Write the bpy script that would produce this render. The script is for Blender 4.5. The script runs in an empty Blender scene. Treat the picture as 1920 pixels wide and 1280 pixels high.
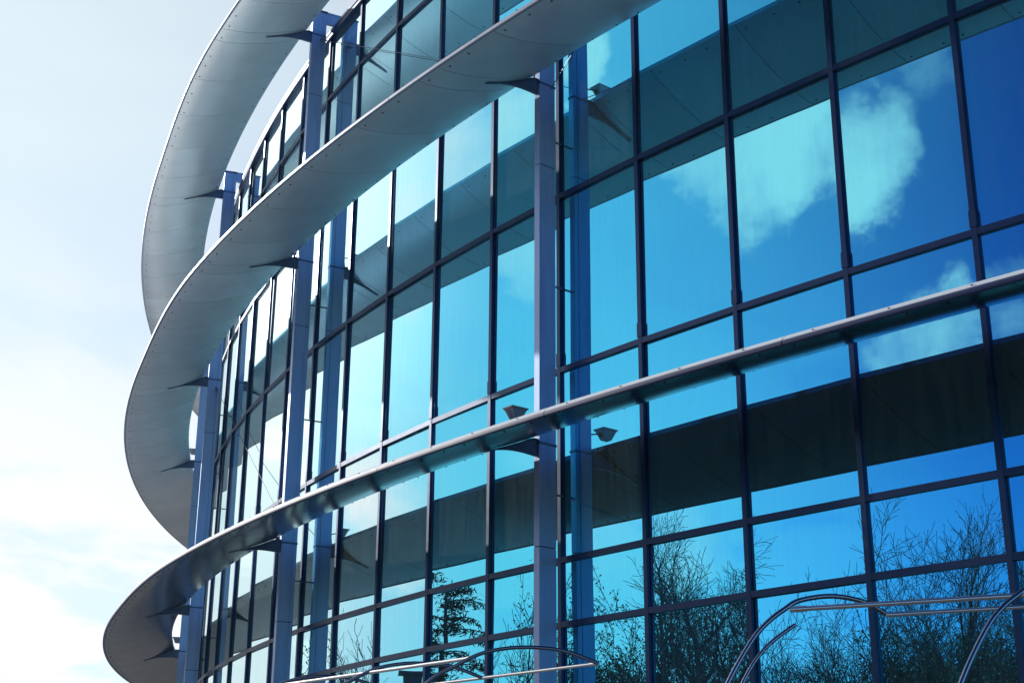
import bpy, math, random
from mathutils import Vector, Matrix
R = math.radians
random.seed(7)
S = bpy.context.scene
COL = S.collection
U = 1.2            # metres per facade panel
EYE = 1.6          # eye height

def W(x, y, z):    # plan units (camera at origin) -> metres
    return (x * U, y * U, z * U + EYE)

# ------------------------------------------------------------------ camera
cd = bpy.data.cameras.new('camera'); cam = bpy.data.objects.new('camera', cd); COL.objects.link(cam)
PITCH, ROLL, FPX = 0.33754, 0.00721, 2702.5
fw = Vector((0, math.cos(PITCH), math.sin(PITCH))); up = Vector((0, -math.sin(PITCH), math.cos(PITCH))); rt = Vector((1, 0, 0))
r2 = rt * math.cos(ROLL) + up * math.sin(ROLL); u2 = -rt * math.sin(ROLL) + up * math.cos(ROLL)
M = Matrix((r2, u2, -fw)).transposed().to_4x4(); M.translation = Vector((0, 0, EYE))
cam.matrix_world = M
cd.sensor_fit = 'HORIZONTAL'; cd.sensor_width = 36; cd.lens = FPX / 1920 * 36
cd.clip_start = 0.05; cd.clip_end = 5000
S.camera = cam

# ------------------------------------------------------------------ sky, sun, exposure
SUN_EL = R(23.6); SUN_DIR = Vector((-0.72 * math.cos(SUN_EL), 0.694 * math.cos(SUN_EL), math.sin(SUN_EL)))
world = bpy.data.worlds.new('World'); S.world = world; world.use_nodes = True
wn = world.node_tree.nodes; wl = world.node_tree.links; wn.clear()
def N(nt, t, **kw):
    n = nt.nodes.new(t)
    for k, v in kw.items():
        if k in n.inputs.keys(): n.inputs[k].default_value = v
        else: setattr(n, k, v)
    return n
wt = world.node_tree
sky = N(wt, 'ShaderNodeTexSky', sky_type='NISHITA', sun_disc=False, sun_elevation=SUN_EL,
        sun_rotation=math.atan2(SUN_DIR.x, SUN_DIR.y), air_density=1.0, dust_density=0.4, ozone_density=3.5, altitude=100)
tc = N(wt, 'ShaderNodeTexCoord')
sep = N(wt, 'ShaderNodeSeparateXYZ'); wl.new(tc.outputs['Generated'], sep.inputs[0])
zc = N(wt, 'ShaderNodeMath', operation='ADD'); zc.inputs[1].default_value = 0.18; wl.new(sep.outputs['Z'], zc.inputs[0])
zm = N(wt, 'ShaderNodeMath', operation='MAXIMUM'); zm.inputs[1].default_value = 0.05; wl.new(zc.outputs[0], zm.inputs[0])
dv = N(wt, 'ShaderNodeVectorMath', operation='DIVIDE'); cz = N(wt, 'ShaderNodeCombineXYZ')
for i in range(3): wl.new(zm.outputs[0], cz.inputs[i])
wl.new(tc.outputs['Generated'], dv.inputs[0]); wl.new(cz.outputs[0], dv.inputs[1])
def wmath(op, a, b=None, clamp=False):
    n = N(wt, 'ShaderNodeMath', operation=op); n.use_clamp = clamp
    for i, v in enumerate((a, b)):
        if v is None: continue
        if isinstance(v, (int, float)): n.inputs[i].default_value = v
        else: wl.new(v, n.inputs[i])
    return n.outputs[0]
def wdot(d, src=None):
    n = N(wt, 'ShaderNodeVectorMath', operation='DOT_PRODUCT'); n.inputs[1].default_value = Vector(d).normalized()
    wl.new(src or tc.outputs['Generated'], n.inputs[0]); return n.outputs['Value']
def wramp(v, a, b):
    n = N(wt, 'ShaderNodeMapRange', clamp=True, interpolation_type='SMOOTHSTEP')
    n.inputs[1].default_value = a; n.inputs[2].default_value = b; wl.new(v, n.inputs[0]); return n.outputs[0]
n1 = N(wt, 'ShaderNodeTexNoise', Scale=2.6, Detail=9.0, Roughness=0.56, Distortion=0.25)
wl.new(dv.outputs[0], n1.inputs['Vector'])
n2 = N(wt, 'ShaderNodeTexNoise', Scale=8.0, Detail=10.0, Roughness=0.58, Distortion=0.3)
wl.new(tc.outputs['Generated'], n2.inputs['Vector'])
# cumulus clumps the photograph shows, each at its own bearing, broken up by noise
nw = N(wt, 'ShaderNodeTexNoise', Scale=9.0, Detail=9.0, Roughness=0.6); wl.new(tc.outputs['Generated'], nw.inputs['Vector'])
w1 = N(wt, 'ShaderNodeVectorMath', operation='SUBTRACT'); w1.inputs[1].default_value = (.5, .5, .5); wl.new(nw.outputs['Color'], w1.inputs[0])
w2 = N(wt, 'ShaderNodeVectorMath', operation='SCALE'); w2.inputs['Scale'].default_value = .14; wl.new(w1.outputs[0], w2.inputs[0])
w4 = N(wt, 'ShaderNodeVectorMath', operation='ADD'); wl.new(w2.outputs[0], w4.inputs[0]); wl.new(tc.outputs['Generated'], w4.inputs[1])
wnrm = N(wt, 'ShaderNodeVectorMath', operation='NORMALIZE'); wl.new(w4.outputs[0], wnrm.inputs[0]); warped = wnrm.outputs[0]
clump = None
for d, size, amp in [
        ((-0.879, -0.185, 0.440), 0.030, 0.95), ((-0.871, -0.195, 0.451), 0.024, 0.80), ((-0.886, -0.183, 0.426), 0.020, 0.80), ((-0.844, -0.220, 0.488), 0.024, 0.62),
        ((-0.851, -0.204, 0.484), 0.018, 0.50), ((-0.890, 0.014, 0.455), 0.023, 0.90), ((-0.888, 0.028, 0.459), 0.017, 0.80), ((-0.895, -0.011, 0.446), 0.032, 1.00),
        ((-0.889, -0.086, 0.449), 0.034, 1.00), ((-0.883, -0.019, 0.470), 0.027, 0.95), ((-0.879, -0.097, 0.468), 0.032, 1.00), ((-0.891, -0.107, 0.441), 0.023, 0.90),
        ((-0.891, -0.121, 0.437), 0.021, 0.70), ((-0.880, -0.133, 0.455), 0.023, 0.75), ((-0.875, -0.125, 0.468), 0.019, 0.60), ((-0.896, -0.004, 0.443), 0.026, 1.00),
        ((-0.901, 0.008, 0.434), 0.018, 0.90), ((-0.903, -0.016, 0.430), 0.022, 1.00), ((-0.848, -0.231, 0.478), 0.028, 0.60), ((-0.847, -0.247, 0.470), 0.022, 0.55),
        ((-0.858, -0.221, 0.464), 0.018, 0.40), ((-0.854, 0.120, 0.506), 0.018, 1.00), ((-0.864, 0.124, 0.488), 0.014, 0.90), ((-0.847, 0.237, 0.475), 0.030, 0.90),
        ((-0.840, 0.245, 0.485), 0.020, 0.80), ((-0.891, 0.245, 0.383), 0.025, 0.75), ((-0.909, -0.263, 0.325), 0.026, 0.80), ((-0.917, -0.246, 0.314), 0.022, 0.75),
        ((-0.926, -0.223, 0.305), 0.022, 0.60), ((-0.888, -0.321, 0.329), 0.030, 0.75), ((-0.969, 0.139, 0.204), 0.030, 0.75), ((-0.972, 0.121, 0.200), 0.025, 0.70),
        ((-0.976, 0.126, 0.175), 0.035, 0.55), ((-0.934, 0.262, 0.243), 0.030, 0.70), ((-0.977, 0.035, 0.212), 0.030, 0.50), ((-0.861, 0.460, 0.217), 0.030, 0.80),
        ((-0.810, 0.540, 0.227), 0.030, 0.80), ((-0.794, 0.425, 0.435), 0.040, 0.80), ((-0.831, 0.334, 0.446), 0.035, 0.60), ((-0.803, 0.437, 0.405), 0.040, 0.80),]:
    c = math.cos(size * 1.8)
    m = wmath('MULTIPLY', wramp(wdot(d, warped), c, 1.0), amp)
    clump = m if clump is None else wmath('MAXIMUM', clump, m)
cum = wramp(wmath('ADD', wmath('MULTIPLY', n2.outputs['Fac'], 1.5), wmath('MULTIPLY', clump, .75)), .96, 1.66)
# thin high haze and cloud veil, thicker towards the sun
sc_ = wdot(SUN_DIR)
near = wramp(sc_, 0.47, 0.97)
glow = wramp(sc_, 0.925, 0.995)
nv = wmath('SUBTRACT', n1.outputs['Fac'], 0.5)
low_ = wramp(sep.outputs['Z'], 0.42, 0.10)
veil = wmath('ADD', wmath('MULTIPLY', near, wmath('ADD', wmath('MULTIPLY', low_, .25), .90)), wmath('MULTIPLY', wmath('MULTIPLY', nv, near), 0.25), True)
streak = wmath('MULTIPLY', wmath('MULTIPLY', wramp(n1.outputs['Fac'], 0.36, 0.52), wmath('ADD', wmath('MULTIPLY', low_, 1.1), .0)), near, True)
k7 = N(wt, 'ShaderNodeMixRGB', blend_type='MULTIPLY'); k7.inputs[0].default_value = 1; k7.inputs[2].default_value = (1 / 7.4, 1 / 6.5, 1 / 6.3, 1)
wl.new(sky.outputs[0], k7.inputs[1])
deep = N(wt, 'ShaderNodeGamma', Gamma=2.0); wl.new(k7.outputs[0], deep.inputs[0])        # contrast of a clear polarised spring sky
vcol = N(wt, 'ShaderNodeMixRGB', blend_type='MIX'); vcol.inputs[1].default_value = (.84, .965, .985, 1); vcol.inputs[2].default_value = (1.9, 1.75, 1.55, 1)
wl.new(glow, vcol.inputs[0])
mixv = N(wt, 'ShaderNodeMixRGB', blend_type='MIX'); wl.new(veil, mixv.inputs[0]); wl.new(deep.outputs[0], mixv.inputs[1]); wl.new(vcol.outputs[0], mixv.inputs[2])
mixs = N(wt, 'ShaderNodeMixRGB', blend_type='MIX'); mixs.inputs[2].default_value = (1.08, 1.06, 1.04, 1); wl.new(streak, mixs.inputs[0]); wl.new(mixv.outputs[0], mixs.inputs[1])
mixc = N(wt, 'ShaderNodeMixRGB', blend_type='MIX'); mixc.inputs[2].default_value = (2.7, 1.3, 1.06, 1)
wl.new(wmath('MULTIPLY', cum, .9), mixc.inputs[0]); wl.new(mixs.outputs[0], mixc.inputs[1])
x10 = N(wt, 'ShaderNodeMixRGB', blend_type='MULTIPLY'); x10.inputs[0].default_value = 1; x10.inputs[2].default_value = (10, 10, 10, 1); wl.new(mixc.outputs[0], x10.inputs[1])
bg = N(wt, 'ShaderNodeBackground', Strength=0.10); wl.new(x10.outputs[0], bg.inputs[0])
wo = N(wt, 'ShaderNodeOutputWorld'); wl.new(bg.outputs[0], wo.inputs[0])

sl = bpy.data.lights.new('sun', 'SUN'); sl.energy = 4.9; sl.angle = R(0.5); sl.color = (1, .965, .91)
so = bpy.data.objects.new('sun', sl); COL.objects.link(so)
so.rotation_euler = SUN_DIR.to_track_quat('Z', 'Y').to_euler()
so.location = (-30, 30, 40)
S.view_settings.view_transform = 'Standard'; S.view_settings.look = 'None'
S.view_settings.exposure = 0.0; S.view_settings.gamma = 1.0; S.view_settings.use_curve_mapping = False

# ------------------------------------------------------------------ helpers
class MB:
    def __init__(s): s.v = []; s.f = []; s.m = []; s.tone = {}
    def face(s, pts, mi=0):
        b = len(s.v); s.v += [tuple(p) for p in pts]; s.f.append(tuple(range(b, b + len(pts)))); s.m.append(mi)
    def grid(s, rows, mi=0, close=False, flip=False):
        b = len(s.v); n = len(rows[0])
        for r in rows: s.v += [tuple(p) for p in r]
        for i in range(len(rows) - 1):
            for j in range(n if close else n - 1):
                k = (j + 1) % n
                q = (b + i * n + j, b + i * n + k, b + (i + 1) * n + k, b + (i + 1) * n + j)
                s.f.append(q[::-1] if flip else q); s.m.append(mi)
    def prism(s, base, vec, mi=0):
        base = [Vector(p) for p in base]; vec = Vector(vec); top = [p + vec for p in base]
        s.face(base[::-1], mi); s.face(top, mi)
        for i in range(len(base)):
            j = (i + 1) % len(base); s.face((base[i], base[j], top[j], top[i]), mi)
    def hexa(s, a, b, mi=0):     # two quads, bottom and top
        a = [Vector(p) for p in a]; b = [Vector(p) for p in b]
        s.face(a[::-1], mi); s.face(b, mi)
        for i in range(4):
            j = (i + 1) % 4; s.face((a[i], a[j], b[j], b[i]), mi)
    def box(s, c, d, rz=0, mi=0):
        c = Vector(c); ca, sa = math.cos(rz), math.sin(rz)
        q = [Vector((x * d[0] / 2, y * d[1] / 2)) for x, y in ((-1, -1), (1, -1), (1, 1), (-1, 1))]
        q = [Vector((c.x + p.x * ca - p.y * sa, c.y + p.x * sa + p.y * ca)) for p in q]
        s.hexa([(p.x, p.y, c.z - d[2] / 2) for p in q], [(p.x, p.y, c.z + d[2] / 2) for p in q], mi)
    def tube(s, pts, rad, n=8, mi=0, cap=True):
        pts = [Vector(p) for p in pts]; rows = []; ref = None
        for i, p in enumerate(pts):
            t = (pts[min(i + 1, len(pts) - 1)] - pts[max(i - 1, 0)]).normalized()
            if ref is None: ref = t.orthogonal().normalized()
            ref = (ref - t * ref.dot(t)).normalized(); o = t.cross(ref)
            r = rad[i] if isinstance(rad, (list, tuple)) else rad
            rows.append([p + ref * (r * math.cos(2 * math.pi * k / n)) + o * (r * math.sin(2 * math.pi * k / n)) for k in range(n)])
        s.grid(rows, mi, True)
        if cap: s.face(rows[0][::-1], mi); s.face(rows[-1], mi)
    def build(s, name, mats, parent=None, smooth=False, loc=None, auto=None):
        me = bpy.data.meshes.new(name)
        v = s.v
        if loc is not None: v = [(p[0] - loc[0], p[1] - loc[1], p[2] - loc[2]) for p in v]
        me.from_pydata(v, [], s.f)
        if not isinstance(mats, (list, tuple)): mats = [mats]
        for m in mats: me.materials.append(m)
        if len(mats) > 1: me.polygons.foreach_set('material_index', s.m)
        if s.tone:
            at = me.attributes.new('tone', 'FLOAT', 'FACE'); tv = [0.5] * len(s.f)
            for (a0, a1), val in s.tone.items(): tv[a0:a1] = [val] * (a1 - a0)
            at.data.foreach_set('value', tv)
        if smooth:
            me.polygons.foreach_set('use_smooth', [True] * len(s.f))
            if auto:
                import bmesh
                bm = bmesh.new(); bm.from_mesh(me); bmesh.ops.remove_doubles(bm, verts=bm.verts, dist=1e-5)
                for e in bm.edges:
                    if len(e.link_faces) == 2 and e.calc_face_angle(0) > auto: e.smooth = False
                bm.to_mesh(me); bm.free()
        me.update()
        o = bpy.data.objects.new(name, me); COL.objects.link(o)
        if loc is not None: o.location = loc
        if parent: o.parent = parent
        return o
def tag(o, label=None, cat=None, group=None, kind=None):
    if label: o['label'] = label
    if cat: o['category'] = cat
    if group: o['group'] = group
    if kind: o['kind'] = kind
    return o
def empty(name, loc=(0, 0, 0), rz=0):
    o = bpy.data.objects.new(name, None); COL.objects.link(o); o.location = loc; o.rotation_euler.z = rz; o.empty_display_size = .3
    return o

# ------------------------------------------------------------------ materials
def mat(name):
    m = bpy.data.materials.new(name); m.use_nodes = True; m.node_tree.nodes.clear()
    return m, m.node_tree
def principled(name, col, rough=.5, metal=0, spec=.5, var=.0, scale=6, bump=0, bscale=60, coat=0, stretch=None, tone=0):
    m, nt = mat(name); L = nt.links
    b = N(nt, 'ShaderNodeBsdfPrincipled'); o = N(nt, 'ShaderNodeOutputMaterial'); L.new(b.outputs[0], o.inputs[0])
    b.inputs['Base Color'].default_value = (*col, 1); b.inputs['Roughness'].default_value = rough
    b.inputs['Metallic'].default_value = metal; b.inputs['Specular IOR Level'].default_value = spec
    b.inputs['Coat Weight'].default_value = coat; b.inputs['Coat Roughness'].default_value = .08
    if var or bump:
        t = N(nt, 'ShaderNodeTexCoord'); src = t.outputs['Object']
        if stretch:
            mp = N(nt, 'ShaderNodeMapping'); mp.inputs['Scale'].default_value = stretch; L.new(src, mp.inputs[0]); src = mp.outputs[0]
    if var:
        n = N(nt, 'ShaderNodeTexNoise', Scale=scale, Detail=6.0, Roughness=.62); L.new(src, n.inputs['Vector'])
        r = N(nt, 'ShaderNodeValToRGB'); L.new(n.outputs['Fac'], r.inputs[0])
        r.color_ramp.elements[0].position = .3; r.color_ramp.elements[1].position = .72
        r.color_ramp.elements[0].color = (*[c * (1 - var) for c in col], 1); r.color_ramp.elements[1].color = (*[min(1, c * (1 + var)) for c in col], 1)
        L.new(r.outputs[0], b.inputs['Base Color'])
        if tone:        # each sheet of cladding a little lighter or darker than the next
            at = N(nt, 'ShaderNodeAttribute', attribute_name='tone'); tr_ = N(nt, 'ShaderNodeMapRange'); tr_.inputs[3].default_value = 1 - tone; tr_.inputs[4].default_value = 1.0
            L.new(at.outputs['Fac'], tr_.inputs[0]); tm = N(nt, 'ShaderNodeMixRGB', blend_type='MULTIPLY'); tm.inputs[0].default_value = 1
            L.new(r.outputs[0], tm.inputs[1]); L.new(tr_.outputs[0], tm.inputs[2]); L.new(tm.outputs[0], b.inputs['Base Color'])
        rr = N(nt, 'ShaderNodeMapRange'); rr.inputs[3].default_value = max(0, rough - .06); rr.inputs[4].default_value = rough + .1
        L.new(n.outputs['Fac'], rr.inputs[0]); L.new(rr.outputs[0], b.inputs['Roughness'])
    if bump:
        n = N(nt, 'ShaderNodeTexNoise', Scale=bscale, Detail=4.0); L.new(src, n.inputs['Vector'])
        bp = N(nt, 'ShaderNodeBump', Strength=bump, Distance=.02); L.new(n.outputs['Fac'], bp.inputs['Height']); L.new(bp.outputs[0], b.inputs['Normal'])
    return m
def glass_material():
    m, nt = mat('coated_glass'); L = nt.links
    t = N(nt, 'ShaderNodeTexCoord')
    nz = N(nt, 'ShaderNodeTexNoise', Scale=.9, Detail=1.0); L.new(t.outputs['Object'], nz.inputs['Vector'])
    bp = N(nt, 'ShaderNodeBump', Strength=.08, Distance=.02); L.new(nz.outputs['Fac'], bp.inputs['Height'])
    g = N(nt, 'ShaderNodeBsdfPrincipled', Metallic=1.0, Roughness=0.0)
    lw = N(nt, 'ShaderNodeLayerWeight', Blend=.5); fr = N(nt, 'ShaderNodeMapRange', clamp=True, interpolation_type='SMOOTHSTEP')
    fr.inputs[1].default_value = .42; fr.inputs[2].default_value = .76; L.new(lw.outputs['Facing'], fr.inputs[0])
    tint = N(nt, 'ShaderNodeMixRGB', blend_type='MIX'); tint.inputs[1].default_value = (.085, .64, .92, 1); tint.inputs[2].default_value = (.66, .92, .97, 1)
    L.new(fr.outputs[0], tint.inputs[0]); L.new(tint.outputs[0], g.inputs['Base Color'])        # coating pales towards grazing angles
    g.inputs['Specular Tint'].default_value = (.9, .97, 1, 1)
    L.new(bp.outputs[0], g.inputs['Normal'])
    tr = N(nt, 'ShaderNodeBsdfTransparent'); tr.inputs[0].default_value = (.25, .5, .6, 1)
    mx = N(nt, 'ShaderNodeMixShader'); mx.inputs[0].default_value = .07
    L.new(g.outputs[0], mx.inputs[1]); L.new(tr.outputs[0], mx.inputs[2])
    # film of dust and rain streaks on the pane
    d = N(nt, 'ShaderNodeBsdfDiffuse'); d.inputs[0].default_value = (.52, .72, .66, 1)
    mp = N(nt, 'ShaderNodeMapping'); mp.inputs['Scale'].default_value = (1, 1, .06); L.new(t.outputs['Object'], mp.inputs[0])
    n1 = N(nt, 'ShaderNodeTexNoise', Scale=22.0, Detail=5.0, Roughness=.7); L.new(mp.outputs[0], n1.inputs['Vector'])
    n2 = N(nt, 'ShaderNodeTexNoise', Scale=140.0, Detail=3.0, Roughness=.7); L.new(t.outputs['Object'], n2.inputs['Vector'])
    mu = N(nt, 'ShaderNodeMath', operation='MULTIPLY'); L.new(n1.outputs['Fac'], mu.inputs[0]); L.new(n2.outputs['Fac'], mu.inputs[1])
    rg = N(nt, 'ShaderNodeMapRange'); rg.inputs[1].default_value = .1; rg.inputs[2].default_value = .45; rg.inputs[3].default_value = .012; rg.inputs[4].default_value = .15
    L.new(mu.outputs[0], rg.inputs[0])
    m2 = N(nt, 'ShaderNodeMixShader'); L.new(rg.outputs[0], m2.inputs[0]); L.new(mx.outputs[0], m2.inputs[1]); L.new(d.outputs[0], m2.inputs[2])
    o = N(nt, 'ShaderNodeOutputMaterial'); L.new(m2.outputs[0], o.inputs[0])
    return m
GLASS = glass_material()
FRAME = principled('dark_blue_aluminium', (.016, .048, .125), .36, .45, .6, var=.15, scale=9)
STEEL = principled('pale_blue_grey_paint', (.38, .49, .73), .42, .4, .45, var=.16, scale=5, stretch=(1, 1, .15), bump=.03, bscale=30)
BRKT = principled('bracket_paint', (.13, .17, .26), .45, .2, .5, var=.12, scale=8)
FIN = principled('satin_aluminium_sheet', (.77, .81, .84), .40, .40, .5, var=.06, scale=2.2, bump=.05, bscale=1.4, tone=.12)
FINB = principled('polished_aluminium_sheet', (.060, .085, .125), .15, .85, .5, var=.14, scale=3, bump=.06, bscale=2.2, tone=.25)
TRIM = principled('pale_edge_trim', (.42, .44, .52), .35, .35, .5, var=.06, scale=5)
TRIM_SUN = principled('edge_trim_sunlit', (.70, .74, .78), .5, .0, .5, var=.05, scale=4)  # sunlight on the low wing's upper chamfer, put into the colour
TRIM_SHADE = principled('edge_trim_shaded', (.045, .06, .15), .5, .0, .5, var=.08, scale=5)  # shade on the low wing's nose, painted as a darker trim colour
DARK = principled('joint_dark', (.015, .017, .02), .7)
RIVET = principled('rivet_steel', (.03, .035, .04), .5, .6)
CHROME = principled('polished_steel', (.90, .90, .92), .16, .9)
CHROMEB = principled('blue_steel_tube', (.26, .28, .36), .15, .9)
LAMPM = principled('grey_cast_metal', (.34, .34, .37), .5, .2, var=.15, scale=20)
LENS = principled('floodlight_glass', (.5, .52, .55), .1, 0, .6)
ROOFM = principled('roof_membrane', (.22, .22, .23), .8, var=.15, scale=2)
WALLM = principled('inner_wall', (.09, .10, .11), .8, var=.1, scale=2)
SLABM = principled('ceiling_tile', (.36, .38, .38), .8, var=.06, scale=3)
BLINDM = principled('roller_blind', (.55, .57, .58), .8, var=.05, scale=8)
BARK = principled('grey_brown_bark', (.075, .065, .065), .9, var=.35, scale=8)
BIRCH = principled('pale_bark', (.17, .155, .15), .85, var=.5, scale=5)
BUD = principled('spring_buds', (.14, .12, .075), .8, var=.3, scale=3)
LEAF = principled('young_leaves', (.075, .115, .035), .7, var=.4, scale=2)
NEEDLE = principled('dark_needles', (.022, .040, .026), .8, var=.4, scale=3)

# ------------------------------------------------------------------ plan of the facade
H0, K0, K1, K2 = -0.9054, 0.0333, -0.0021, -0.0003
X0, Y0 = 0.4142, 11.7575
def _h(s): return H0 + K0 * s + K1 * s * s / 2 + K2 * s ** 3 / 3
def heading(s):
    if s < -9: return _h(-9) + (s + 9) * .032
    if s > 8: return _h(8)
    return _h(s)
STEP = .05; SMIN, SMAX = -36, 12
_tab = {0: (X0, Y0)}
x, y = X0, Y0
for k in range(0, int(SMAX / STEP)):
    a = heading((k + .5) * STEP); x += math.cos(a) * STEP; y += math.sin(a) * STEP; _tab[k + 1] = (x, y)
x, y = X0, Y0
for k in range(0, int(SMIN / STEP), -1):
    a = heading((k - .5) * STEP); x -= math.cos(a) * STEP; y -= math.sin(a) * STEP; _tab[k - 1] = (x, y)
def curve(s):
    k = s / STEP; i = max(min(int(math.floor(k)), max(_tab) - 1), min(_tab)); f = k - i
    a, b = _tab[i], _tab[i + 1]
    return Vector((a[0] + (b[0] - a[0]) * f, a[1] + (b[1] - a[1]) * f))
def tan(s): a = heading(s); return Vector((math.cos(a), math.sin(a)))
def nor(s): t = tan(s); return Vector((t.y, -t.x))
PT = {0: Vector((X0, Y0))}
for i in range(0, 11): a = heading(i + .5); PT[i + 1] = PT[i] + Vector((math.cos(a), math.sin(a)))
for i in range(0, -34, -1): a = heading(i - .5); PT[i - 1] = PT[i] - Vector((math.cos(a), math.sin(a)))
def vn(i):       # mitred outward normal at mullion i
    return nor(i)
def w3(p, z): return W(p.x, p.y, z)
GROUND = -EYE / U
ROWS = [GROUND + .08, .35, 1.7005, 2.2257, 3.8637, 5.4974, 7.1335, 8.7491, 9.6404]
ILO, IHI = -16, 8

# ------------------------------------------------------------------ ground
gm, gt = mat('paving_and_lawn'); L = gt.links
t = N(gt, 'ShaderNodeTexCoord'); br = N(gt, 'ShaderNodeTexBrick', Scale=1.0)
br.inputs['Color1'].default_value = (.50, .51, .52, 1); br.inputs['Color2'].default_value = (.44, .45, .465, 1); br.inputs['Mortar'].default_value = (.12, .12, .11, 1)
br.inputs['Mortar Size'].default_value = .012; br.inputs['Brick Width'].default_value = .6; br.inputs['Row Height'].default_value = .3
L.new(t.outputs['Object'], br.inputs['Vector'])
nz = N(gt, 'ShaderNodeTexNoise', Scale=.06, Detail=4.0); L.new(t.outputs['Object'], nz.inputs['Vector'])
nz2 = N(gt, 'ShaderNodeTexNoise', Scale=.7, Detail=8.0); L.new(t.outputs['Object'], nz2.inputs['Vector'])
gr = N(gt, 'ShaderNodeValToRGB'); L.new(nz2.outputs['Fac'], gr.inputs[0])
gr.color_ramp.elements[0].color = (.03, .05, .018, 1); gr.color_ramp.elements[1].color = (.09, .11, .04, 1)
ln = N(gt, 'ShaderNodeVectorMath', operation='LENGTH'); L.new(t.outputs['Object'], ln.inputs[0])
ms = N(gt, 'ShaderNodeMapRange', clamp=True); ms.inputs[1].default_value = 70; ms.inputs[2].default_value = 72; L.new(ln.outputs['Value'], ms.inputs[0])
mxx = N(gt, 'ShaderNodeMixRGB', blend_type='MIX'); L.new(ms.outputs[0], mxx.inputs[0]); L.new(br.outputs['Color'], mxx.inputs[1]); L.new(gr.outputs[0], mxx.inputs[2])
bv = N(gt, 'ShaderNodeVectorMath', operation='DISTANCE'); bv.inputs[1].default_value = (1, 9, 0); L.new(t.outputs['Object'], bv.inputs[0])
bs = N(gt, 'ShaderNodeMapRange', clamp=True); bs.inputs[1].default_value = 14.0; bs.inputs[2].default_value = 14.2; L.new(bv.outputs['Value'], bs.inputs[0])
dim_ground = N(gt, 'ShaderNodeMixRGB', blend_type='MIX'); dim_ground.inputs[1].default_value = (.055, .058, .062, 1)        # unseen dark disc, added to darken the wing undersides and their mirror image
L.new(bs.outputs[0], dim_ground.inputs[0]); L.new(mxx.outputs[0], dim_ground.inputs[2]); mxx = dim_ground
sx = N(gt, 'ShaderNodeSeparateXYZ'); L.new(t.outputs['Object'], sx.inputs[0])
pk = N(gt, 'ShaderNodeMapRange', clamp=True); pk.inputs[1].default_value = 42; pk.inputs[2].default_value = 42.3; L.new(sx.outputs['Y'], pk.inputs[0])
pb = N(gt, 'ShaderNodeTexBrick', Scale=1.0, offset=0.0); pb.inputs['Color1'].default_value = (.045, .047, .05, 1); pb.inputs['Color2'].default_value = (.065, .062, .058, 1); pb.inputs['Mortar'].default_value = (.55, .55, .53, 1)  # unseen striped asphalt, added to darken and pattern the low wing's reflection
pb.inputs['Mortar Size'].default_value = .10; pb.inputs['Brick Width'].default_value = 2.5; pb.inputs['Row Height'].default_value = 5.2; L.new(t.outputs['Object'], pb.inputs['Vector'])
pm = N(gt, 'ShaderNodeMixRGB', blend_type='MIX'); L.new(pk.outputs[0], pm.inputs[0]); L.new(mxx.outputs[0], pm.inputs[1]); L.new(pb.outputs['Color'], pm.inputs[2]); mxx = pm
dk = N(gt, 'ShaderNodeMixRGB', blend_type='MULTIPLY'); dk.inputs[0].default_value = .35; L.new(mxx.outputs[0], dk.inputs[1]); L.new(nz2.outputs['Fac'], dk.inputs[2])
b = N(gt, 'ShaderNodeBsdfPrincipled', Roughness=.85); L.new(dk.outputs[0], b.inputs['Base Color'])
o = N(gt, 'ShaderNodeOutputMaterial'); L.new(b.outputs[0], o.inputs[0])
g = MB(); g.face([(-1500, -1500, 0), (1500, -1500, 0), (1500, 1500, 0), (-1500, 1500, 0)])
tag(g.build('ground', gm), kind='structure')

# ------------------------------------------------------------------ the building
B = empty('glass_office_building', W(X0, Y0, GROUND))
tag(B, 'curved glass office building with three wing shaped sunshades and slim blue columns', 'building')
BL = Vector(B.location)
def part(mb, name, m, smooth=False, auto=None, parent=None):
    o = mb.build(name, m, None, smooth, None, auto)
    o.parent = parent or B
    if not parent: o.matrix_parent_inverse = Matrix.Translation(-BL)
    return o

# panes: every panel of every row is a pane of its own; those outside the picture are one mesh
vis = []
for i in range(ILO, IHI):
    for r in range(len(ROWS) - 1):
        seen = True
        if i > 4 or i < -13: seen = False
        if r == 0: seen = False
        if r == 7 and i > -5: seen = False
        if r == 6 and i > 0: seen = False
        if r == 5 and i > 3: seen = False
        if r == 1 and i < -7: seen = False
        if i < -11 and r < 3: seen = False
        vis.append((i, r, seen))
rest = MB()
MW = .0200       # half width of a mullion cap
rnd = random.Random(3)
npane = 0
for i, r, seen in vis:
    a, b_ = PT[i], PT[i + 1]; t = (b_ - a).normalized(); n = Vector((t.y, -t.x))
    z0, z1 = ROWS[r] + .012, ROWS[r + 1] - .012
    p, q = a + t * .014, b_ - t * .014
    e = [rnd.uniform(-.005, .005) for _ in range(3)]
    pts = [w3(p - n * (.012 + e[0]), z0), w3(q - n * (.012 + e[1]), z0), w3(q - n * (.012 + e[1] - e[2]), z1), w3(p - n * (.012 + e[0] - e[2]), z1)]
    if seen and npane < 100:
        m = MB(); m.face(pts); part(m, 'window_pane', GLASS); npane += 1
    else: rest.face(pts)
tag(part(rest, 'window_panes', GLASS), kind='stuff')

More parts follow.
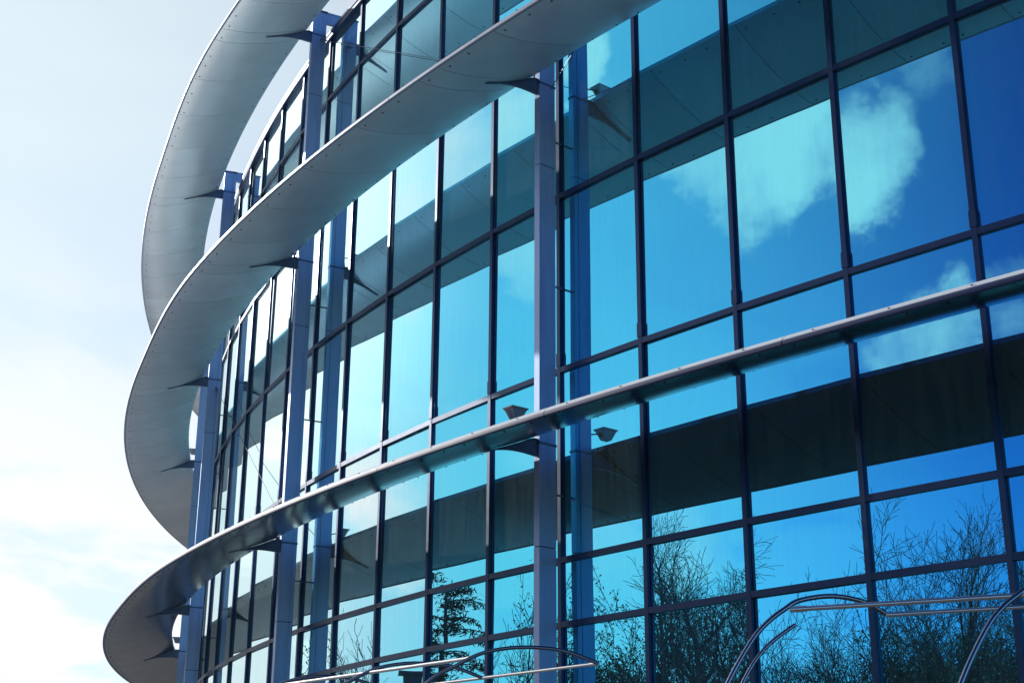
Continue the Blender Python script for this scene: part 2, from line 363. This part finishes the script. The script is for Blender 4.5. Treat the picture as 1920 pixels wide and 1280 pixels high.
# mullions
for i in range(ILO, IHI + 1):
    t, n, p = tan(i), vn(i), PT[i]
    m = MB()
    zt, zb = ROWS[-1] - .02, GROUND
    def bar(hw, d0, d1, za, zb_):
        q = [p - t * hw + n * d0, p + t * hw + n * d0, p + t * hw + n * d1, p - t * hw + n * d1]
        m.hexa([w3(k, za) for k in q], [w3(k, zb_) for k in q])
    for za, zb_ in ((zb, 3.868 + .12), (3.868 + .126, 7.137 + .12), (7.137 + .126, zt)):
        bar(MW, -.009, .019, za, zb_)
    bar(.017, -.14, -.02, zb, zt)           # inner box
    for za in (3.868 + .06, 7.137 + .06, 10.5):    # splice sleeve
        if za < zt: bar(MW + .006, -.007, .023, za - .03, za + .09)
    part(m, 'mullion', FRAME)
# transoms
for k, z in enumerate(ROWS[1:-1]):
    m = MB()
    for i in range(ILO, IHI):
        a, b_ = PT[i], PT[i + 1]; t = (b_ - a).normalized(); n = Vector((t.y, -t.x))
        p, q = a + t * (MW - .002), b_ - t * (MW - .002)
        for d0, d1, hz in ((-.008, .017, .0235), (-.12, -.02, .016)):
            qd = [p + n * d0, q + n * d0, q + n * d1, p + n * d1]
            m.hexa([w3(x, z - hz) for x in qd], [w3(x, z + hz) for x in qd])
    part(m, 'transom', FRAME)
# roof edge rail
m = MB()
zr = ROWS[-1]
for prof in ([(-.03, -.035), (.045, -.035), (.055, -.005), (-.03, -.005)], [(-.16, .004), (.062, .004), (.062, .04), (-.16, .04)]):
    rows = [[w3(curve(s) + nor(s) * d, zr + z) for d, z in prof] for s in [ILO + k * .25 for k in range(int((IHI - ILO) / .25) + 1)]]
    m.grid(rows, 0, True); m.face(rows[0]); m.face(rows[-1][::-1])
part(m, 'roof_edge_rail', FRAME)
# roof, end walls, back wall and inner core
deep = 8.0
inner = [curve(s) - nor(s) * .2 for s in range(ILO, IHI + 1)]
back = [curve(s) - nor(s) * deep for s in range(IHI, ILO - 1, -1)]
m = MB(); poly = inner + back
m.prism([w3(p, ROWS[-1] - .10) for p in poly][::-1], (0, 0, .07 * U)); part(m, 'roof', ROOFM)
m = MB()
for k in range(len(back) - 1):
    m.face([w3(back[k], GROUND), w3(back[k + 1], GROUND), w3(back[k + 1], zr - .1), w3(back[k], zr - .1)])
for s in (ILO, IHI):
    a, b_ = curve(s) - nor(s) * .15, curve(s) - nor(s) * deep
    m.face([w3(a, GROUND), w3(b_, GROUND), w3(b_, zr - .1), w3(a, zr - .1)])
part(m, 'rear_wall', WALLM)
m = MB()
core = [curve(s) - nor(s) * 4.2 for s in range(ILO, IHI + 1)]
for k in range(len(core) - 1):
    m.face([w3(core[k], GROUND), w3(core[k + 1], GROUND), w3(core[k + 1], zr - .1), w3(core[k], zr - .1)])
part(m, 'inner_wall', WALLM)
for z in (3.02, 6.28):
    m = MB()
    a = [curve(s) - nor(s) * .16 for s in range(ILO, IHI + 1)]; c = core[::-1]
    m.prism([w3(p, z) for p in a + c][::-1], (0, 0, .36 * U))
    part(m, 'floor_slab', SLABM)
for z in (5.9, 2.7, 9.0):       # dropped ceiling beams
    for s in range(ILO + 1, IHI):
        a, b_ = curve(s) - nor(s) * .2, curve(s) - nor(s) * 4.1; t = tan(s) * .06
        if s < -6 or z > 8 and s > -4: continue
        m = MB(); m.hexa([w3(k, z) for k in (a - t, a + t, b_ + t, b_ - t)], [w3(k, z + .36) for k in (a - t, a + t, b_ + t, b_ - t)])
        part(m, 'ceiling_beam', SLABM)
for i, za, zb_ in ((3, 5.95, 6.27), (2, 5.8, 6.27), (4, 5.3, 6.27), (1, 6.05, 6.27), (3, 2.6, 3.0), (-4, 5.7, 6.27), (-3, 6.0, 6.27), (0, 5.98, 6.27)):
    a, b_ = PT[i], PT[i + 1]; t = (b_ - a).normalized(); n = Vector((t.y, -t.x))
    p, q = a + t * .14 - n * .17, b_ - t * .1 - n * .17
    m = MB(); m.hexa([w3(k, za) for k in (p, p - n * .01, q - n * .01, q)][::-1], [w3(k, zb_) for k in (p, p - n * .01, q - n * .01, q)][::-1])
    part(m, 'roller_blind', BLINDM)

# columns
def column(i):
    t, n = tan(i), nor(i); p = PT[i] + t * .03
    m = MB()
    def cb(hw, d0, d1, za, zb_, mb=m, mi=0):
        q = [p - t * hw + n * d0, p + t * hw + n * d0, p + t * hw + n * d1, p - t * hw + n * d1]
        mb.hexa([w3(k, za) for k in q], [w3(k, zb_) for k in q], mi)
    cuts = [GROUND, .9, 2.30, 5.72, 8.75, 9.93]
    for za, zb_ in zip(cuts, cuts[1:]):
        cb(.035, .148, .282, za + .004, zb_ - .004)
        cb(.031, .10, .1445, za + .004, zb_ - .004)
    cb(.027, .106, .276, GROUND + .01, 9.92, mi=1)
    c = part(m, 'column', [STEEL, DARK])
    m = MB(); cb(.04, .092, .292, 9.934, 9.955, m); part(m, 'cap_plate', BRKT, parent=c)
    m = MB(); cb(.026, -.1, .098, 9.80, 9.93, m); cb(.034, -.1, .098, 9.931, 9.95, m); part(m, 'roof_strut', STEEL, parent=c)
    for z in (.6, 2.75, 4.6, 6.0, 7.6): # fixing lugs to the mullion behind
        m = MB(); cb(.007, .0, .101, z, z + .014, m); part(m, 'fixing_lug', BRKT, parent=c)
    return c
for i in (5, 0, -5, -10, -15): column(i)

# sunshade wings
def smooth(a, b_, v): v = max(0, min(1, (v - a) / (b_ - a))); return v * v * (3 - 2 * v)
def out_std(s): return 1.37 + .085 * smooth(-8.8, -5.2, s)
def out_low(s): return 1.37 + .055 * smooth(-8.8, -5.2, s)
def in_std(s): return .355
DROP = .335
def shade(z0, fo, fi, sheet, trims, bulge, name):
    def zb(f, w): return z0 - DROP * (1 - f) - bulge(w) * (1 - (2 * f - 1) ** 2) ** .8      # f = 0 at the outer edge
    S0, S1 = -30, 11; rt_ = random.Random(int(z0 * 100))
    fin = MB(); trim = MB(); riv = MB()
    NX = 10
    def under(s, j):
        o_, i_ = fo(s), fi(s); f = j / NX; off = o_ + (i_ - o_) * f
        z = zb(f, o_ - i_)
        return w3(curve(s) + nor(s) * off, z)
    cutsx = []
    s = S0 + 0.0
    joints = sorted([k - .16 for k in range(S0 + 1, S1 + 1)] + [k * 5 + .12 for k in range(-5, 3)])
    edges = [S0] + joints + [S1]
    for a, b_ in zip(edges, edges[1:]):
        nn = max(2, int((b_ - a) / .125)); g_ = .0034; f0 = len(fin.f)
        ss = [a + g_ + (b_ - a - 2 * g_) * k / nn for k in range(nn + 1)]
        fin.grid([[under(s, j) for j in range(NX + 1)] for s in ss], 0)
        # small returns of each sheet at its joint
        for s_ in (ss[0], ss[-1]):
            pts = [under(s_, j) for j in range(NX + 1)]
            fin.grid([pts, [(p[0], p[1], p[2] + .02) for p in pts]], 0)
        fin.tone[(f0, len(fin.f))] = rt_.random()
    ss = [S0 + k * .125 for k in range(int((S1 - S0) / .125) + 1)]
    # dark lining seen through the joints, upper skin
    fin.grid([[tuple(Vector(under(s, j)) + Vector((0, 0, .018))) for j in range(NX + 1)] for s in ss], 1)
    def top(s, j):
        o_, i_ = fo(s), fi(s); f = j / 6; off = (o_ - .05) + (i_ - o_ + .05) * f
        return w3(curve(s) + nor(s) * off, z0 - DROP * (1 - f) + .066 - .03 * f + .02 * (1 - (2 * f - 1) ** 2))
    fin.grid([[top(s, j) for j in range(7)] for s in ss], 0, flip=True)
    fin.grid([[under(s, NX), top(s, 6)] for s in ss], 0)
    f_ = part(fin, name, [sheet, DARK], True, R(35))
    # rounded nose trim in lengths
    prof = [(-.028, .002), (.002, -.005), (.010, .000), (.012, .021), (.009, .029), (-.012, .051), (-.036, .069), (-.062, .079)]
    tj = [S0] + [k * 2 - .58 for k in range(S0 // 2 + 1, S1 // 2 + 1)] + [S1]
    for a, b_ in zip(tj, tj[1:]):
        nn = max(2, int((b_ - a) / .125))
        rows = [[w3(curve(s) + nor(s) * (fo(s) + d), z0 - DROP + z) for d, z in prof] for s in [a + .003 + (b_ - a - .006) * k / nn for k in range(nn + 1)]]
        trim.grid([r_[:5] for r_ in rows], 0); trim.grid([r_[4:] for r_ in rows], 1)
    part(trim, 'edge_trim', trims, True, R(28), parent=f_)
    # rivets along both edges
    def rivet(s, off, z, rr=.0105):
        c = curve(s) + nor(s) * off; n = 6
        ring = [w3(c + Vector((math.cos(k * math.pi / 3) * rr, math.sin(k * math.pi / 3) * rr)), z) for k in range(n)]
        ring2 = [w3(c + Vector((math.cos(k * math.pi / 3) * rr * .6, math.sin(k * math.pi / 3) * rr * .6)), z - .004) for k in range(n)]
        riv.grid([ring, ring2], 0, True); riv.face(ring2)
    for k in range(-18, 9):
        for ds in (.07, .36, .61):
            s = k - .16 + ds + .0
            o_, i_ = fo(s), fi(s); w_ = o_ - i_
            for e in (.075, w_ - .055):
                f = e / w_; z = zb(f, w_)
                rivet(s, o_ - e, z - .0008)
    for k in range(-22, 20):
        s = k * .5 + .13
        rivet(s, fo(s) - .001, z0 - DROP + .047, .007)
    part(riv, 'rivets', RIVET, parent=f_)
    for i in (5, 0, -5, -10, -15):
        t, n = tan(i), nor(i); p = PT[i] + t * .03
        tip = .86; m = MB()
        prof = []; K = 12
        w_ = fo(i) - fi(i)
        for k in range(K + 1):
            off = .2835 + (tip - .2835) * k / K
            f = max(0, min(1, (fo(i) - off) / w_))
            zu = zb(f, w_) - .003
            u = k / K; zl = z0 - .150 + (zb(max(0, min(1, (fo(i) - tip) / w_)), w_) - .006 - z0 + .150) * u + .035 * math.sin(math.pi * u)
            prof.append((off, zu, min(zl, zu - .004)))
        h = .011
        for (o0, u0, l0), (o1, u1, l1) in zip(prof, prof[1:]):
            q = [(o0, l0), (o1, l1), (o1, u1), (o0, u0)]
            a = [w3(p + n * o - t * h, z) for o, z in q]; b_ = [w3(p + n * o + t * h, z) for o, z in q]
            m.hexa(a, b_)
            fl = [(o0, u0 - .008), (o1, u1 - .008), (o1, u1 - .001), (o0, u0 - .001)]      # flange that carries the sheet
            hw0 = .03 * (1 - .6 * (o0 - .2835) / (tip - .2835)); 
            m.hexa([w3(p + n * o - t * hw0, z) for o, z in fl], [w3(p + n * o + t * hw0, z) for o, z in fl])
        part(m, 'bracket', BRKT, parent=f_)
        m = MB()    # collar through the column
        q = [p + t * a + n * b2 for a, b2 in ((-.039, .096), (.039, .096), (.039, .2865), (-.039, .2865))]
        m.hexa([w3(k, z0 - .045) for k in q], [w3(k, z0 - .025) for k in q])
        part(m, 'collar', BRKT, parent=f_)
    return f_
shade(9.63, out_std, in_std, FIN, [TRIM, TRIM], lambda w: .07 * w, 'sunshade_wing')
shade(6.57, out_std, in_std, FIN, [TRIM, TRIM], lambda w: .07 * w, 'sunshade_wing')
low = shade(3.20, out_low, in_std, FINB, [TRIM_SHADE, TRIM_SUN], lambda w: .04 * w, 'sunshade_wing')
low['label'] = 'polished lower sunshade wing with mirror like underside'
# tie rods between columns
def rod(i, z, j, z2, r=.006):
    a = PT[i] + tan(i) * .075 + nor(i) * .16; b_ = PT[j] - tan(j) * .02 + nor(j) * .16
    A, Bv = Vector(w3(a, z)), Vector(w3(b_, z2)); m = MB()
    m.tube([A, Bv], r * U, 6)
    d = (Bv - A).normalized()
    m.tube([A + d * .02, A + d * .05, A + d * .16, A + d * .20], [.012, .022, .022, .010], 8)
    m.tube([A - tan(i).to_3d() * .05, A + tan(i).to_3d() * .012], .02, 8)
    part(m, 'tie_rod', BRKT)
rod(-5, 9.53, 0, 6.67, .004); rod(-10, 6.40, -5, 3.26, .004);
a = curve(.72) + nor(.72) * .40; b_ = PT[0] + tan(0) * .075 + nor(0) * .16
m = MB(); m.tube([w3(a, 6.58), w3(b_, 6.5)], .004 * U, 6); part(m, 'tie_rod', BRKT)

# ------------------------------------------------------------------ floodlights on the wings
def floodlight(s, off, z, label, group='floodlights standing on the sunshade wings'):
    t, n = tan(s), nor(s); p = curve(s) + n * off
    base = Vector(w3(p, z)); rz = math.atan2(t.y, t.x)
    e = empty('floodlight', base, rz); e.scale = (.68,) * 3; tag(e, label, 'floodlight', group)
    def ring(w, d, zz): return [(-w, -d, zz), (w, -d, zz), (w, d, zz), (-w, d, zz)]
    m = MB(); rings = [ring(.05, .06, .0), ring(.058, .072, .012), ring(.092, .128, .13), ring(.105, .145, .15)]
    for a, b_ in zip(rings, rings[1:]): m.grid([a, b_], 0, True)
    m.face(rings[0][::-1]); m.face(rings[-1])
    for k in range(4): m.hexa([(-.03 + .02 * k + dx, -.066 - dy, zz) for dx, dy, zz in ((-.003, 0, .01), (.003, 0, .01), (.003, .05, .12), (-.003, .05, .12))], [(-.03 + .02 * k + dx, -.080 - dy, zz) for dx, dy, zz in ((-.003, 0, .012), (.003, 0, .012), (.003, .05, .12), (-.003, .05, .12))])
    m.build('housing', LAMPM, e)
    m = MB(); m.hexa(ring(.112, .152, .152), ring(.116, .156, .172)); m.build('rim', LAMPM, e)
    m = MB(); m.hexa(ring(.10, .138, .1725), ring(.10, .138, .176)); m.build('lens', LENS, e)
    m = MB(); m.tube([(0, .12, .10), (0, .19, .07), (0, .36, .03)], .012, 6); m.tube([(0, .36, .03), (0, .33, -.20)], .014, 6); m.box((0, .10, .06), (.03, .09, .05)); m.build('arm', DARK, e)
    return e
def ZT(z0, off): f = (1.43 - off) / 1.07; return z0 - DROP * (1 - f) + .066 - .03 * f + .02 * (1 - (2 * f - 1) ** 2)
floodlight(.02, .50, 3.33, 'grey floodlight on the lower sunshade edge beside the nearest thick column')
floodlight(-5, .50, 3.31, 'floodlight on the lower sunshade by the second column, seen only mirrored in glass')
floodlight(-15, .32, 3.31, 'small dark floodlight at the lowest sunshade gap beside the far left column')
floodlight(.02, .50, 6.68, 'floodlight on the middle sunshade mirrored as a dark lump above the bracket')
floodlight(-5, .50, 6.68, 'floodlight on the middle sunshade by the second column, seen mirrored in glass')
floodlight(-15, .32, 6.68, 'small dark floodlight in the gap between middle sunshade and far column')

# ------------------------------------------------------------------ tubular shelters in front of the facade
def arch_frame(name, label, origin, spanv, runv, count, step, arch, z_rear, rods, inner=None):
    o3 = Vector(w3(Vector(origin), GROUND))
    e = empty(name, o3); tag(e, label, 'shelter frame', 'tubular steel shelter frames in front of the glass')
    sp = Vector(spanv).normalized(); rn = Vector(runv).normalized()
    def P(a, z, k): q = Vector(origin) + sp * a + rn * (k * step); return Vector(w3(q, z)) - o3
    # smooth the arch
    def spline(pts, n=7):
        out = []
        for i in range(len(pts) - 1):
            p0, p1, p2, p3 = [Vector(pts[max(0, min(len(pts) - 1, i + d))]) for d in (-1, 0, 1, 2)]
            for k in range(n):
                u = k / n
                out.append(.5 * ((2 * p1) + (p2 - p0) * u + (2 * p0 - 5 * p1 + 4 * p2 - p3) * u * u + (3 * p1 - p0 - 3 * p2 + p3) * u ** 3))
        out.append(Vector(pts[-1])); return out
    for k in range(count):
        m = MB(); m.tube([P(a, z, k) for a, z in spline(arch)], .0138 * U, 12); m.build('arch_tube', CHROMEB, e, True)
        if inner and k == 0:
            m = MB(); m.tube([P(a, z, k + .0) for a, z in spline(inner)], .0105 * U, 10)
            m.build('inner_arch_tube', CHROMEB, e, True)
    for (a0, z0, k0, a1, z1, k1, rad) in rods:
        m = MB(); A, C = P(a0, z0, k0), P(a1, z1, k1); m.tube([A, C], rad * U, 12)
        d = (C - A).normalized(); m.tube([A + d * .0, A + d * .10], (rad + .003) * U, 12)
        m.build('purlin', CHROME, e, True)
    return e
ARCH_R = [(-.62, GROUND), (-.615, -.4), (-.585, .15), (-.50, .55), (-.378, .805), (-.231, 1.028), (-.134, 1.129), (-.037, 1.198), (.059, 1.251), (.251, 1.284), (.441, 1.262), (.565, 1.205)]
INNER_R = [(-.55, GROUND), (-.545, -.4), (-.52, .15), (-.44, .50), (-.30, .80), (-.16, .99), (.02, 1.12)]
arch_frame('arched_steel_shelter', 'blue steel arched shelter frame nearest the right corner, with two bright long rails',
           (1.4845, 7.668), (.9602, .2794), (.903, -.430), 3, 1.18, ARCH_R, 1.2,
           [(0, 1.2, 0.0, 0, 1.2, 2.02, .0135), (.5706, 1.2, 0, .5706, 1.2, 2.02, .012)], INNER_R)
ARCH_L = [(-.66, GROUND), (-.655, -.3), (-.63, .35), (-.53, .82), (-.33, 1.066), (-.148, 1.175), (.036, 1.265), (.22, 1.303), (.406, 1.309), (.627, 1.283), (.854, 1.2)]
arch_frame('arched_steel_shelter', 'steel arched shelter frame before the thick column, its rails running left',
           (-.242, 10.136), (.9982, -.0597), (-.65, .76), 3, 1.25, ARCH_L, 1.2,
           [(0, 1.24, 0, 0, 1.24, 2.02, .0135), (.8537, 1.2, 0, .8537, 1.2, 2.02, .012)])

# ------------------------------------------------------------------ trees mirrored in the glass
def bare_tree(seed, height, lens, kids, angles, stems=1, bark=BARK, leaf=BUD, leafsize=.03, leaves=.6, start=.45, lift=.06, droop=0, clump=1):
    """lens: length of each level as a share of the height; angles: how far a branch leaves its parent (degrees, low and high)."""
    rg = random.Random(seed); tr = MB(); br_ = MB(); lf = MB(); top = len(lens) - 1
    def leafquad(p, s):
        a = Vector((rg.gauss(0, 1), rg.gauss(0, 1), rg.gauss(0, 1))).normalized(); b2 = a.orthogonal().normalized(); c = a.cross(b2)
        lf.face([p - b2 * s, p - c * s * .5, p + b2 * s, p + c * s * .5])
    def grow(p, d, ln, rad, lev):
        n = (7, 6, 5, 3, 2)[min(lev, 4)]; pts = [p.copy()]; rs = [rad]; q = p.copy(); dd = d.copy(); wob = (.07, .14, .17, .2, .2)[min(lev, 4)]
        for k in range(n):
            up = lift if lev < top - 1 else lift - droop
            dd = (dd + Vector((rg.gauss(0, wob), rg.gauss(0, wob), rg.gauss(up, .06)))).normalized()
            q = q + dd * (ln / n); pts.append(q.copy()); rs.append(max(.0100, rad * (1 - .68 * (k + 1) / n)))
        (tr if lev == 0 else br_).tube(pts, rs, 7 if lev == 0 else (5 if lev == 1 else 3), cap=False)
        if lev == top:
            for c_ in range(clump):
                if rg.random() < leaves: leafquad(pts[-1].lerp(pts[0], rg.random() * .9 if c_ else 0) + Vector((rg.gauss(0, .09), rg.gauss(0, .09), rg.gauss(0, .09))) * (c_ > 0), leafsize * rg.uniform(.6, 1.4))
            return
        st = start if lev == 0 else .22; K = kids[lev]
        for k in range(K):
            f = st + (1 - st) * (k + rg.random()) / K
            x_ = min(f, .999) * n; i = int(x_); base = pts[i].lerp(pts[i + 1], x_ - i); rb = rs[i] * rg.uniform(.45, .62)
            ax = (pts[i + 1] - pts[i]).normalized(); o = ax.orthogonal().normalized()
            o.rotate(Matrix.Rotation(rg.uniform(-.5, .5) + k * 2.4 + seed, 3, ax))
            an = R(rg.uniform(*angles)); nd = (ax * math.cos(an) + o * math.sin(an)).normalized()
            grow(base, nd, height * lens[lev + 1] * rg.uniform(.7, 1.15) * (1.1 - .35 * f), rb, lev + 1)
        grow(pts[-1], dd, height * lens[lev + 1] * rg.uniform(.8, 1.1), rs[-1], lev + 1)
    for k in range(stems):
        a = k * 2.6 + seed
        grow(Vector((math.cos(a) * .2, math.sin(a) * .2, -.05)) if stems > 1 else Vector((0, 0, -.05)),
             Vector((math.cos(a) * .16, math.sin(a) * .16, 1)).normalized() if stems > 1 else Vector((0, 0, 1)), height * lens[0], height * .022, 0)
    return tr, br_, lf, bark, leaf
KINDS = {}
def place(name, key, x_, y_, label, height, rz=0, group='trees mirrored in the glass'):
    e = empty(name, W(x_, y_, GROUND), rz)
    tag(e, label, 'tree', group)
    if key not in KINDS:
        tr, br_, lf, bark, leaf = TREE[key]()
        KINDS[key] = ((tr.build('trunk', bark, e, True), br_.build('branches', bark, e), lf.build('leaves', leaf, e)), max(p[2] for p in br_.v))
    else:
        for src in KINDS[key][0]:
            c = src.copy(); COL.objects.link(c); c.parent = e
    e.scale = (height * 1.12 / KINDS[key][1],) * 3
TREE = {
 'birch': lambda: bare_tree(11, 14, (.62, .26, .15, .085, .04), (8, 6, 5, 4), (22, 48), 2, BIRCH, BUD, .026, .6, .45, .09, .10),
 'round': lambda: bare_tree(23, 13, (.36, .36, .22, .11, .05), (8, 7, 6, 5), (26, 60), 1, BARK, BUD, .026, .5, .45, .05),
 'tall': lambda: bare_tree(35, 15, (.70, .25, .14, .08, .04), (12, 6, 5, 3), (24, 44), 1, BARK, BUD, .045, 1.0, .25, .10),
 'green': lambda: bare_tree(47, 10, (.40, .30, .18, .10, .05), (6, 6, 5, 4), (28, 58), 2, BARK, LEAF, .05, 1.0, .30, .05, 0, 5),
 'thin': lambda: bare_tree(59, 10, (.55, .28, .16, .09), (8, 6, 5), (20, 42), 2, BIRCH, BUD, .03, .7, .25, .08),
}
place('bare_tree', 'birch', -38.8, 12.4, 'slender bare birch with forked stems mirrored right of the thick column', 15.2, .3)
place('bare_tree', 'birch', -39.6, 9.9, 'second bare birch mirrored in the same pane as the forked one', 15.0, 2.1)
place('bare_tree', 'round', -35.3, 3.8, 'rounded bare tree mirrored across two panes at the lower right', 13.2, .9)
place('bare_tree', 'tall', -34.1, -.3, 'tall budding tree with pointed crown mirrored in the right hand pane', 13.8, 0)
place('bare_tree', 'tall', -35.4, -3.2, 'budding tree mirrored at the right edge of the glass', 13.0, 2)
place('leafy_tree', 'green', -38.2, 15.9, 'young green leafed tree mirrored just right of the thick column', 11.2, 1)
place('leafy_tree', 'green', -40.9, 18.8, 'green leafed tree mirrored in the narrow strip beside the thick column', 12.0, 4)
place('bare_tree', 'thin', -38.4, 23.2, 'small bare tree mirrored left of the thick column', 11.0, 0)
place('bare_tree', 'thin', -34.6, 37.3, 'wispy bare tree mirrored low in the glass between the first columns', 10.6, 2)
place('bare_tree', 'thin', -36.5, 38.2, 'wispy bare tree beside its twin, mirrored low in the glass', 10.0, 3.3)
place('leafy_tree', 'green', -33.0, 41.6, 'green tree mirrored beside the second column', 10.4, 2.2)
place('leafy_tree', 'green', -31.0, 1.2, 'green leafed tree mirrored beneath the pointed crown', 9.6, 5.5)
place('leafy_tree', 'green', -29.8, -1.4, 'green leafed tree mirrored low at the right edge', 9.8, .2)
place('bare_tree', 'round', -32.7, 11.2, 'dense bare tree mirrored below the forked birch', 9.6, 2.8)
place('bare_tree', 'round', -33.9, 6.4, 'dense bare tree mirrored behind the shelter arch', 10.8, 4.1)
place('bare_tree', 'round', -33.4, 8.8, 'dense dark bare tree mirrored between the two birches', 9.3, 1.7)
place('bare_tree', 'round', -32.4, .9, 'branchy dark tree mirrored behind the long rails', 11.4, 5.0)
place('bare_tree', 'tall', -33.4, -1.7, 'upright budding tree mirrored behind the right arch', 11.8, 1.2)
place('bare_tree', 'thin', -36.5, 14.3, 'low bare tree mirrored beside the forked birch', 9.6, 1.1)
for k, (x_, y_, h_) in enumerate([(-41, 13.8, 8.6), (-43, 8.2, 9.4), (-42, 5.6, 10.0), (-41, 2.6, 10.8), (-40, -.6, 11), (-38, -4.6, 11), (-44, 16.5, 7.8), (-45, 20.5, 8.4), (-46, 24.5, 8.2), (-37, 9.6, 7.6), (-37.5, 5.2, 8.8), (-36.5, -2.4, 9.8), (-36.2, 3.4, 9.8), (-36.8, 7.4, 8.6), (-35.6, .6, 9.4), (-38.5, 1.0, 10.6), (-39, 4.2, 10.2), (-40, 7.0, 9.6), (-37.8, 11.4, 8.0), (-39.5, 12.6, 8.4), (-47, 12, 9.4), (-47, 9, 10), (-47, 6, 10.6), (-46, 3, 11), (-45, 0, 11.4), (-44, -3.4, 11.4), (-38.4, -3.2, 9.6), (-38.6, 9.0, 8.4), (-38.2, 6.2, 9.2), (-37.2, -.6, 9.8), (-48, 15, 8.6)]):
    place('bare_tree', 'round', x_, y_, 'bare tree in the dense dark row mirrored low in the glass', h_, k * 1.3, 'far row of bare trees')
# conifer
def conifer(x_, y_):
    e = empty('conifer', W(x_, y_, GROUND)); tag(e, 'dark spreading conifer with drooping boughs mirrored left of the thick column', 'tree', 'trees mirrored in the glass')
    rg = random.Random(5); Hh = 12.4
    m = MB(); m.tube([(0, 0, -.05), (.05, 0, Hh * .5), (0, 0, Hh)], [.2, .13, .03], 8); m.build('trunk', BARK, e, True)
    bm_ = MB(); nd = MB()
    z = 3.0
    while z < Hh:
        for k in range(3):
            a = rg.uniform(0, 6.28); ln = (1 - z / Hh) ** .6 * 5.2 * rg.uniform(.4, 1.15) + .5
            d = Vector((math.cos(a), math.sin(a), 0)); pts = []
            for q in range(7):
                u = q / 6; pts.append(d * (ln * u) + Vector((0, 0, z + .25 * math.sin(u * 2.4) * ln * .5 - .12 * u * u * ln)))
            bm_.tube(pts, [.04 * (1 - .8 * q / 6) for q in range(7)], 4, cap=False)
            for q in range(int(55 * ln)):
                u = rg.uniform(.15, 1.0); i = min(int(u * 6), 5); p = pts[i].lerp(pts[i + 1], u * 6 - i)
                sd = d.cross(Vector((0, 0, 1))) * rg.gauss(0, .30 * (1.1 - .5 * u)); p = p + sd + Vector((0, 0, rg.uniform(-.10, .06) - abs(rg.gauss(0, .12))))
                v = Vector((rg.gauss(0, 1), rg.gauss(0, 1), rg.gauss(-.4, .6))).normalized() * .14; w_ = v.orthogonal().normalized() * .028
                nd.face([p - v, p + w_, p + v, p - w_])
        z += rg.uniform(.40, .85)
    bm_.build('boughs', BARK, e); nd.build('needles', NEEDLE, e)
conifer(-32.06, 26.35)

# ------------------------------------------------------------------ apartment houses far behind, mirrored low in the glass
HW = principled('pale_render', (.42, .41, .39), .85, var=.1, scale=1.2)
HR = principled('dark_roofing', (.08, .08, .085), .7, var=.2, scale=2)
HG = principled('house_glass', (.05, .07, .09), .08, 0, .8)
HF = principled('white_frame', (.7, .7, .7), .5)
def house(x_, y_, rz, w, d, floors, label, chim):
    e = empty('apartment_house', W(x_, y_, GROUND), rz); tag(e, label, 'building', 'apartment houses mirrored in the glass')
    h = floors * 2.9 + .6
    m = MB(); m.box((0, 0, h / 2), (w, d, h)); m.build('wall', HW, e)
    m = MB(); m.box((0, 0, h + .16), (w + .7, d + .7, .32)); r_ = m.build('roof', HR, e)
    for cx in chim:
        m = MB(); m.box((cx, 0, h + 1.1), (1.0, 1.0, 1.56)); m.box((cx, 0, h + 1.98), (1.7, 1.5, .18)); c_ = m.build('chimney', HR, e); c_.parent = r_
    for fl in range(floors):
        k = -w / 2 + 1.6
        while k < w / 2 - 1:
            m = MB(); m.box((k, -d / 2 - .012, fl * 2.9 + 1.9), (1.5, .06, 1.5)); f = m.build('window', HF, e)
            m = MB()
            for sx in (-.36, .36): m.box((k + sx, -d / 2 - .044, fl * 2.9 + 1.9), (.62, .01, 1.34))
            p_ = m.build('pane', HG, f); k += 2.9
house(-52, 43.5, R(60), 16, 10, 3, 'pale low apartment house with chimneys mirrored at the foot of the glass', (-3.5, 3.5))
house(-40, 66, R(35), 18, 10, 3, 'pale apartment house mirrored low behind the second column', (0,))
house(-30, 80, R(12), 22, 9, 2, 'long pale apartment house mirrored under the far left sunshade', (-5, 6))
house(-13, 82, R(-8), 18, 9, 2, 'pale apartment house mirrored beside the long one under the far left sunshade', (3,))
house(-46, 84, R(20), 20, 10, 4, 'pale apartment house mirrored in the polished lower sunshade', (4,))
